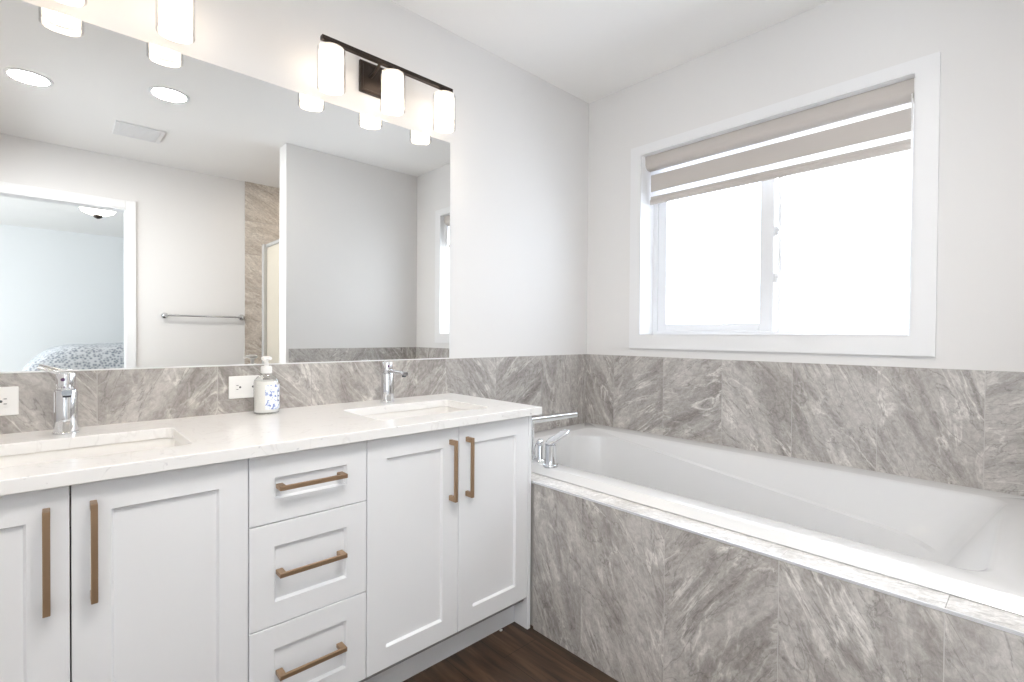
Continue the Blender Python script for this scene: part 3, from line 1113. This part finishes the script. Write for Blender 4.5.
obj('overflow_cover', bm, MCHROME, tb, smooth=40)


# ------------------------------------------------------------------ tub filler: two lever handles and a spout on the rim
hd = thing('tub_faucet_handle', (-0.888, -0.530, RZ), 'chrome lever handle on the front rim corner of the bathtub, lever tilted up', 'faucet handle')
hx, hy, z = -0.888, -0.530, RZ + 0.0003
bm = B()
lathe(bm, [(0.0300, z), (0.0300, z + 0.005), (0.0285, z + 0.008), (0.0235, z + 0.009), (0.0215, z + 0.014), (0.0215, z + 0.070), (0.0205, z + 0.082), (0.014, z + 0.086)], (hx, hy, 0), 36)
obj('body', bm, MCHROME, hd, smooth=40)
bm = B()
rings = []
for k in range(13):
    t = k / 12
    xx = hx - 0.024 + 0.128 * t
    zz = z + 0.088 + 0.040 * t ** 1.15
    e = min(1.0, 0.35 + 3.0 * t) * min(1.0, 0.45 + 3.2 * (1 - t))
    hw = (0.0225 - 0.004 * t) * e
    hh = (0.0105 - 0.0045 * t) * e
    rings.append([(xx - 0.3 * p[1], hy + p[0], zz + p[1]) for p in rrect(-hw, hw, -hh, hh, 0, hh * 0.9, 4)])
loft(bm, rings)
obj('lever', bm, MCHROME, hd, smooth=50)

dv = thing('tub_diverter_knob', (-0.866, -0.452, RZ), 'slim chrome round-headed knob on the tub rim just behind the lever handle', 'faucet handle')
kx, ky = -0.866, -0.452
bm = B()
lathe(bm, [(0.017, z), (0.017, z + 0.004), (0.0135, z + 0.007), (0.011, z + 0.012), (0.0105, z + 0.062), (0.008, z + 0.068)], (kx, ky, 0), 24)
obj('body', bm, MCHROME, dv, smooth=40)
bm = B()
bmesh.ops.create_uvsphere(bm, u_segments=20, v_segments=12, radius=0.0145, matrix=Matrix.Translation((kx - 0.006, ky - 0.004, z + 0.078)))
tube(bm, [(kx - 0.014, ky + 0.012, z + 0.074), (kx - 0.021, ky + 0.012, z + 0.060), (kx - 0.022, ky + 0.012, z + 0.035), (kx - 0.016, ky + 0.010, z + 0.014)], [0.004, 0.004, 0.0035, 0.003], 10)
obj('knob', bm, MCHROME, dv, smooth=60)

sp = thing('tub_spout', (-0.862, -0.402, RZ), 'flat chrome tub spout reaching over the bathtub from behind the vanity corner', 'spout')
bm = B()
lathe(bm, [(0.016, z), (0.016, z + 0.005), (0.012, z + 0.008), (0.009, z + 0.010), (0.009, z + 0.150), (0.0088, z + 0.158)], (-0.862, -0.402, 0), 24)
obj('stem', bm, MCHROME, sp, smooth=40)
bm = B()
rings = []
for k in range(11):
    t = k / 10
    xx = -0.884 + 0.285 * t
    zz = z + 0.161 - 0.004 * t
    hw = 0.024
    hh = 0.013 - 0.003 * t
    rings.append([(xx, -0.402 + p[0], zz + p[1]) for p in rrect(-hw, hw, -hh, hh, 0, 0.005, 4)])
loft(bm, rings)
obj('spout_blade', bm, MCHROME, sp, smooth=40)

# ------------------------------------------------------------------ seen in the mirror: towel bar, shower screen, ceiling lamp and fan
tw = thing('towel_bar', (-1.356, YB, 1.23), 'chrome towel bar on the wall opposite, seen in the mirror', 'towel bar')
bm = B()
tube(bm, [(-1.650, YB + 0.058, 1.23), (-1.062, YB + 0.058, 1.23)], 0.008, 14)
obj('bar', bm, MCHROME, tw, smooth=60)
for x in (-1.640, -1.072):
    bm = B()
    lathe(bm, [(0.024, -0.0002), (0.024, 0.007), (0.014, 0.010), (0.011, 0.030), (0.013, 0.070), (0.010, 0.074)], (x, YB, 1.23), 20, 'y')
    for v in bm.verts:
        v.co.y = 2 * YB - v.co.y
    obj('post', bm, MCHROME, tw, smooth=40)

sc_ = thing('shower_screen', (-1.05, -2.24, 0), 'framed frosted shower screen beyond the stub wall, seen in the mirror', 'shower screen')
bm = B()
box(bm, -1.078, -1.022, -2.465, -2.415, 0, 1.80)
obj('post', bm, MFRAME, sc_, bevel=0.002)
bm = B()
box(bm, -1.062, -1.038, -2.4145, PY1 - 0.001, 1.775, 1.80)
obj('rail', bm, MFRAME, sc_)
bm = B()
box(bm, -1.062, -1.038, -2.4145, PY1 - 0.001, 0.0, 0.03)
obj('rail', bm, MFRAME, sc_)
bm = B()
box(bm, -1.054, -1.047, -2.4145, PY1 - 0.001, 0.030, 1.775)
obj('glass', bm, MFROST, sc_)

def downlight(x, y, label):
    r = thing('ceiling_downlight', (x, y, CH), label, 'ceiling light', 'recessed ceiling lights')
    bm = B()
    lathe(bm, [(0.098, CH - 0.0005), (0.098, CH - 0.004), (0.084, CH - 0.007), (0.081, CH - 0.005)], (x, y, 0), 36, cap1=False)
    obj('trim_ring', bm, MTRIM, r, smooth=40)
    bm = B()
    lathe(bm, [(0.0805, CH - 0.0045), (0.07, CH - 0.006), (0.03, CH - 0.0068)], (x, y, 0), 36)
    obj('lens', bm, MLENS, r, smooth=60)


downlight(-1.817, -1.605, 'round lit recessed ceiling light seen in the mirror just under a vanity light shade')
downlight(-2.40, -1.90, 'round recessed ceiling light added for fill, seen in the mirror left of the exhaust fan')  # extra downlight added to brighten the cabinets and the opposite wall

fn = thing('exhaust_fan', (-1.88, -2.38, CH), 'square white exhaust fan cover on the ceiling, seen in the mirror', 'ceiling vent')
bm = B()
box(bm, -2.01, -1.748, -2.51, -2.25, CH - 0.012, CH - 0.0005)
obj('cover', bm, MTRIM, fn, bevel=0.003)
bm = B()
for k in range(9):
    y = -2.485 + k * 0.026
    box(bm, -1.985, -1.773, y, y + 0.012, CH - 0.0155, CH - 0.0121)
obj('louvres', bm, MTRIM, fn)

# ------------------------------------------------------------------ bedroom beyond the door
bd = thing('bed', (-1.6, -5.6, 0), 'bed under a grey speckled comforter in the room past the doorway, seen in the mirror', 'bed')
bm = B()
box(bm, -2.40, -0.10, -6.55, -4.70, 0.06, 0.36)
obj('bed_base', bm, MSHEET, bd, bevel=0.01)
bm = B()
box(bm, -2.42, -0.08, -6.57, -4.68, 0.361, 0.68)
obj('mattress', bm, MSHEET, bd, bevel=0.05, seg=4)
bm = B()
nx, ny = 44, 36
gx0, gx1, gy0, gy1 = -2.66, 0.06, -6.70, -4.55
top = [[None] * (ny + 1) for _ in range(nx + 1)]
bot = [[None] * (ny + 1) for _ in range(nx + 1)]
for i in range(nx + 1):
    for j in range(ny + 1):
        u, v = i / nx, j / ny
        x, y = gx0 + (gx1 - gx0) * u, gy0 + (gy1 - gy0) * v
        eu = min(1, min(u, 1 - u) / 0.20)
        ev = min(1, min(v, 1 - v) / 0.10)
        e = (1 - (1 - eu) ** 2.2) ** 0.7 * (1 - (1 - ev) ** 2.4) ** 0.6
        zz = 0.42 + 0.50 * e + 0.022 * noise.noise((x * 4, y * 4, 1.0)) + 0.03 * min(1, u * 2.5) * e
        top[i][j] = bm.verts.new((x, y, zz))
        bot[i][j] = bm.verts.new((x + (0.02 if u < 0.5 else -0.02) * (1 - eu), y, zz - 0.03 if e > 0.75 else zz - 0.015))
for i in range(nx):
    for j in range(ny):
        bm.faces.new((top[i][j], top[i + 1][j], top[i + 1][j + 1], top[i][j + 1]))
        bm.faces.new((bot[i][j], bot[i][j + 1], bot[i + 1][j + 1], bot[i + 1][j]))
for i in range(nx):
    bm.faces.new((top[i][0], bot[i][0], bot[i + 1][0], top[i + 1][0]))
    bm.faces.new((top[i][ny], top[i + 1][ny], bot[i + 1][ny], bot[i][ny]))
for j in range(ny):
    bm.faces.new((top[0][j], top[0][j + 1], bot[0][j + 1], bot[0][j]))
    bm.faces.new((top[nx][j], bot[nx][j], bot[nx][j + 1], top[nx][j + 1]))
obj('comforter', bm, MQUILT, bd, smooth=60)

cl = thing('bedroom_ceiling_light', (-1.955, -5.05, CH), 'lit glass ceiling light with bronze finial past the doorway, seen in the mirror', 'ceiling light')
bm = B()
lathe(bm, [(0.155, CH - 0.0005), (0.155, CH - 0.02), (0.10, CH - 0.035)], (-1.955, -5.05, 0), 36)
obj('ceiling_pan', bm, MBLACK, cl, smooth=40)
bm = B()
lathe(bm, [(0.145, CH - 0.03), (0.15, CH - 0.055), (0.135, CH - 0.085), (0.08, CH - 0.11), (0.02, CH - 0.118)], (-1.955, -5.05, 0), 36)
obj('glass_bowl', bm, MBOWL, cl, smooth=60)
bm = B()
lathe(bm, [(0.022, CH - 0.112), (0.040, CH - 0.120), (0.036, CH - 0.140), (0.010, CH - 0.155)], (-1.955, -5.05, 0), 24)
obj('finial', bm, MBLACK, cl, smooth=50)

# ------------------------------------------------------------------ a crumb on the floor
bm = B()
bmesh.ops.create_icosphere(bm, subdivisions=2, radius=0.006, matrix=Matrix.Translation((-1.108, -0.491, 0.0032)) @ Matrix.Diagonal((1.2, 0.8, 0.5, 1)))
for v in bm.verts:
    v.co += Vector((noise.noise(v.co * 300), noise.noise(v.co * 310), 0)) * 0.0012
tag(obj('plaster_crumb', bm, MPLASTIC, smooth=40), 'tiny white crumb on the dark floor by the toe kick', 'crumb')
